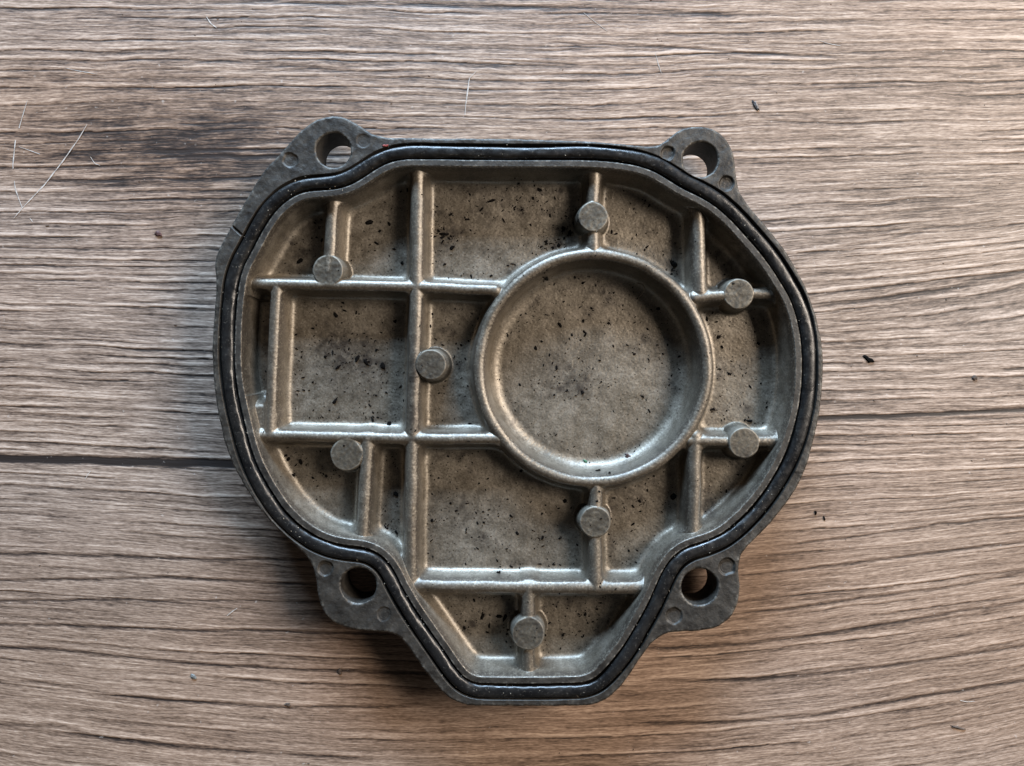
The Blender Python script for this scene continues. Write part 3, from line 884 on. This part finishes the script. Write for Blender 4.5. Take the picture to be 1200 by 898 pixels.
for _ in range(150):
    x, y = rd.uniform(-20, 1220), rd.uniform(-20, 920)
    if 230 < x < 985 and 125 < y < 840: continue
    s = rd.choice([0.5, 0.6, 0.8, 1.0])
    x, y = at_depth((x, y), ZF)
    spots.append((x, y, -0.2, s * rd.uniform(1, 2.4), s * 0.8, 0.5 * s, rd.gauss(0, 0.5), rd, 6))
speck_field('table_grit', spots, M_BROWN, 'tiny dark grit scattered over the wood table top')

def thing(name, px, py, depth_z, a, b, h, ang, mat, label, cat):
    depth = ZF - depth_z
    x, y = at_depth((px, py), depth)
    v, t = crumb(0, 0, 0, a, b, h, ang, rd, 11)
    V = np.array(v)
    co = np.stack([V[:, 0] * U, -V[:, 1] * U, V[:, 2] * U], -1)
    o = make_mesh(name, co, tris=np.array(t), mat=mat, smooth=False)
    o.location = world_xyz(x, y, depth_z)
    return tag(o, label, cat)
thing('flake', 1018, 421, 0.1, 8, 3.2, 1.6, 0.6, M_DIRT, 'black seed-shaped flake on the wood right of the cover', 'flake')
thing('chip', 886, 124, 0.1, 8.5, 2.8, 1.8, 1.1, plain('grey_chip', (0.10, 0.10, 0.105), 0.4, 0.5), 'grey metal sliver on the wood above the right end of the cover', 'sliver')
thing('crumb', 956, 601, 0.1, 3.4, 1.4, 1.4, 1.4, M_DIRT, 'small black crumb on the wood right of the lower right lug', 'crumb')
thing('crumb', 966, 608, 0.1, 4.4, 1.3, 1.4, 1.2, M_DIRT, 'longer black crumb of the close pair beyond the lower right rim', 'crumb')
thing('splinter', 1123, 853, 0.1, 11, 1.9, 1.6, 0.25, M_BROWN, 'dark brown splinter on the wood in the lower right corner', 'splinter')
thing('crumb', 1142, 443, 0.1, 4, 3, 1.6, 0.4, M_BROWN, 'brown crumb on the wood far right beside a dark grain line', 'crumb')
thing('crumb', 227, 793, 0.1, 4.2, 3.0, 2.0, 0.7, plain('grey_crumb', (0.12, 0.125, 0.12), 0.6), 'grey crumb on the wood at the lower left', 'crumb')
thing('crumb', 337, 826, 0.1, 4.4, 3.0, 0.8, 0.2, M_BROWN, 'dark round smudge of dirt on the wood left of the cover bottom', 'crumb')
thing('crumb', 398, 787, 0.1, 3.2, 4.2, 1.6, 0.2, M_BROWN, 'dark brown crumb on the wood below the lower left lug', 'crumb')
thing('crumb', 186, 274, 0.1, 5.0, 3.6, 1.6, 0.2, plain('red_brown_crumb', (0.07, 0.03, 0.025), 0.6), 'reddish brown crumb on the wood left of the upper left lug', 'crumb')
thing('red_fleck', 451, 170.5, ZF + 0.2, 4.0, 1.7, 1.0, 0.0, plain('red_paint', (0.25, 0.04, 0.03), 0.6), 'bright red fleck on the rim beside the upper left lug', 'fleck')
zf, _, _ = z_at(*at_depth((686, 541), 36))
thing('green_fleck', 686, 541, float(zf) + 0.1, 3.6, 2.2, 2.0, 0.6, plain('green_fibre', (0.03, 0.12, 0.065), 0.6), 'small green fleck at the bottom edge of the round well', 'fleck')
zf, _, _ = z_at(*at_depth((736, 535), 36))
thing('rust_crumb', 736.5, 535, float(zf) + 0.1, 6.0, 3.6, 2.6, 0.5, plain('rust', (0.045, 0.022, 0.018), 0.5), 'dark reddish crumb at the lower right edge of the round well', 'crumb')

# a pale lint fibre lying in the well
def fibre(pts, depth, r, label):
    P = np.array([at_depth(p, depth) for p in pts]); P = P[np.linspace(0, len(P) - 1, len(P)).astype(int)]
    t = np.linspace(0, len(P) - 1, 24)
    x = np.interp(t, range(len(P)), P[:, 0]); y = np.interp(t, range(len(P)), P[:, 1])
    for _ in range(3):
        x[1:-1] = (x[:-2] + x[1:-1] * 2 + x[2:]) / 4; y[1:-1] = (y[:-2] + y[1:-1] * 2 + y[2:]) / 4
    z = np.array([z_at(a_, b_)[0] for a_, b_ in zip(x, y)]) + 0.6 + 0.8 * np.sin(t * 1.7) ** 2
    tx, ty = np.gradient(x), np.gradient(y); l = np.hypot(tx, ty); nx, ny = -ty / l, tx / l
    rings = [world_xyz(x + nx * r * math.cos(a_), y + ny * r * math.cos(a_), z + r * math.sin(a_)) for a_ in np.linspace(0, 2 * math.pi, 6)[:-1]]
    co = np.stack(rings, 1); n = len(x); base = co[0].mean(0); co = co.reshape(-1, 3) - base
    q_ = [(i * 5 + k, i * 5 + (k + 1) % 5, (i + 1) * 5 + (k + 1) % 5, (i + 1) * 5 + k) for i in range(n - 1) for k in range(5)]
    o = make_mesh('lint_fibre', co, np.array(q_), mat=plain('pale_lint', (0.36, 0.31, 0.25), 0.8))
    o.location = base
    tag(o, label, 'lint')
fibre([(746, 331), (753, 333), (757, 338), (755, 343), (751, 347)], 38, 0.5, 'pale curled lint fibre in the upper right of the round well')
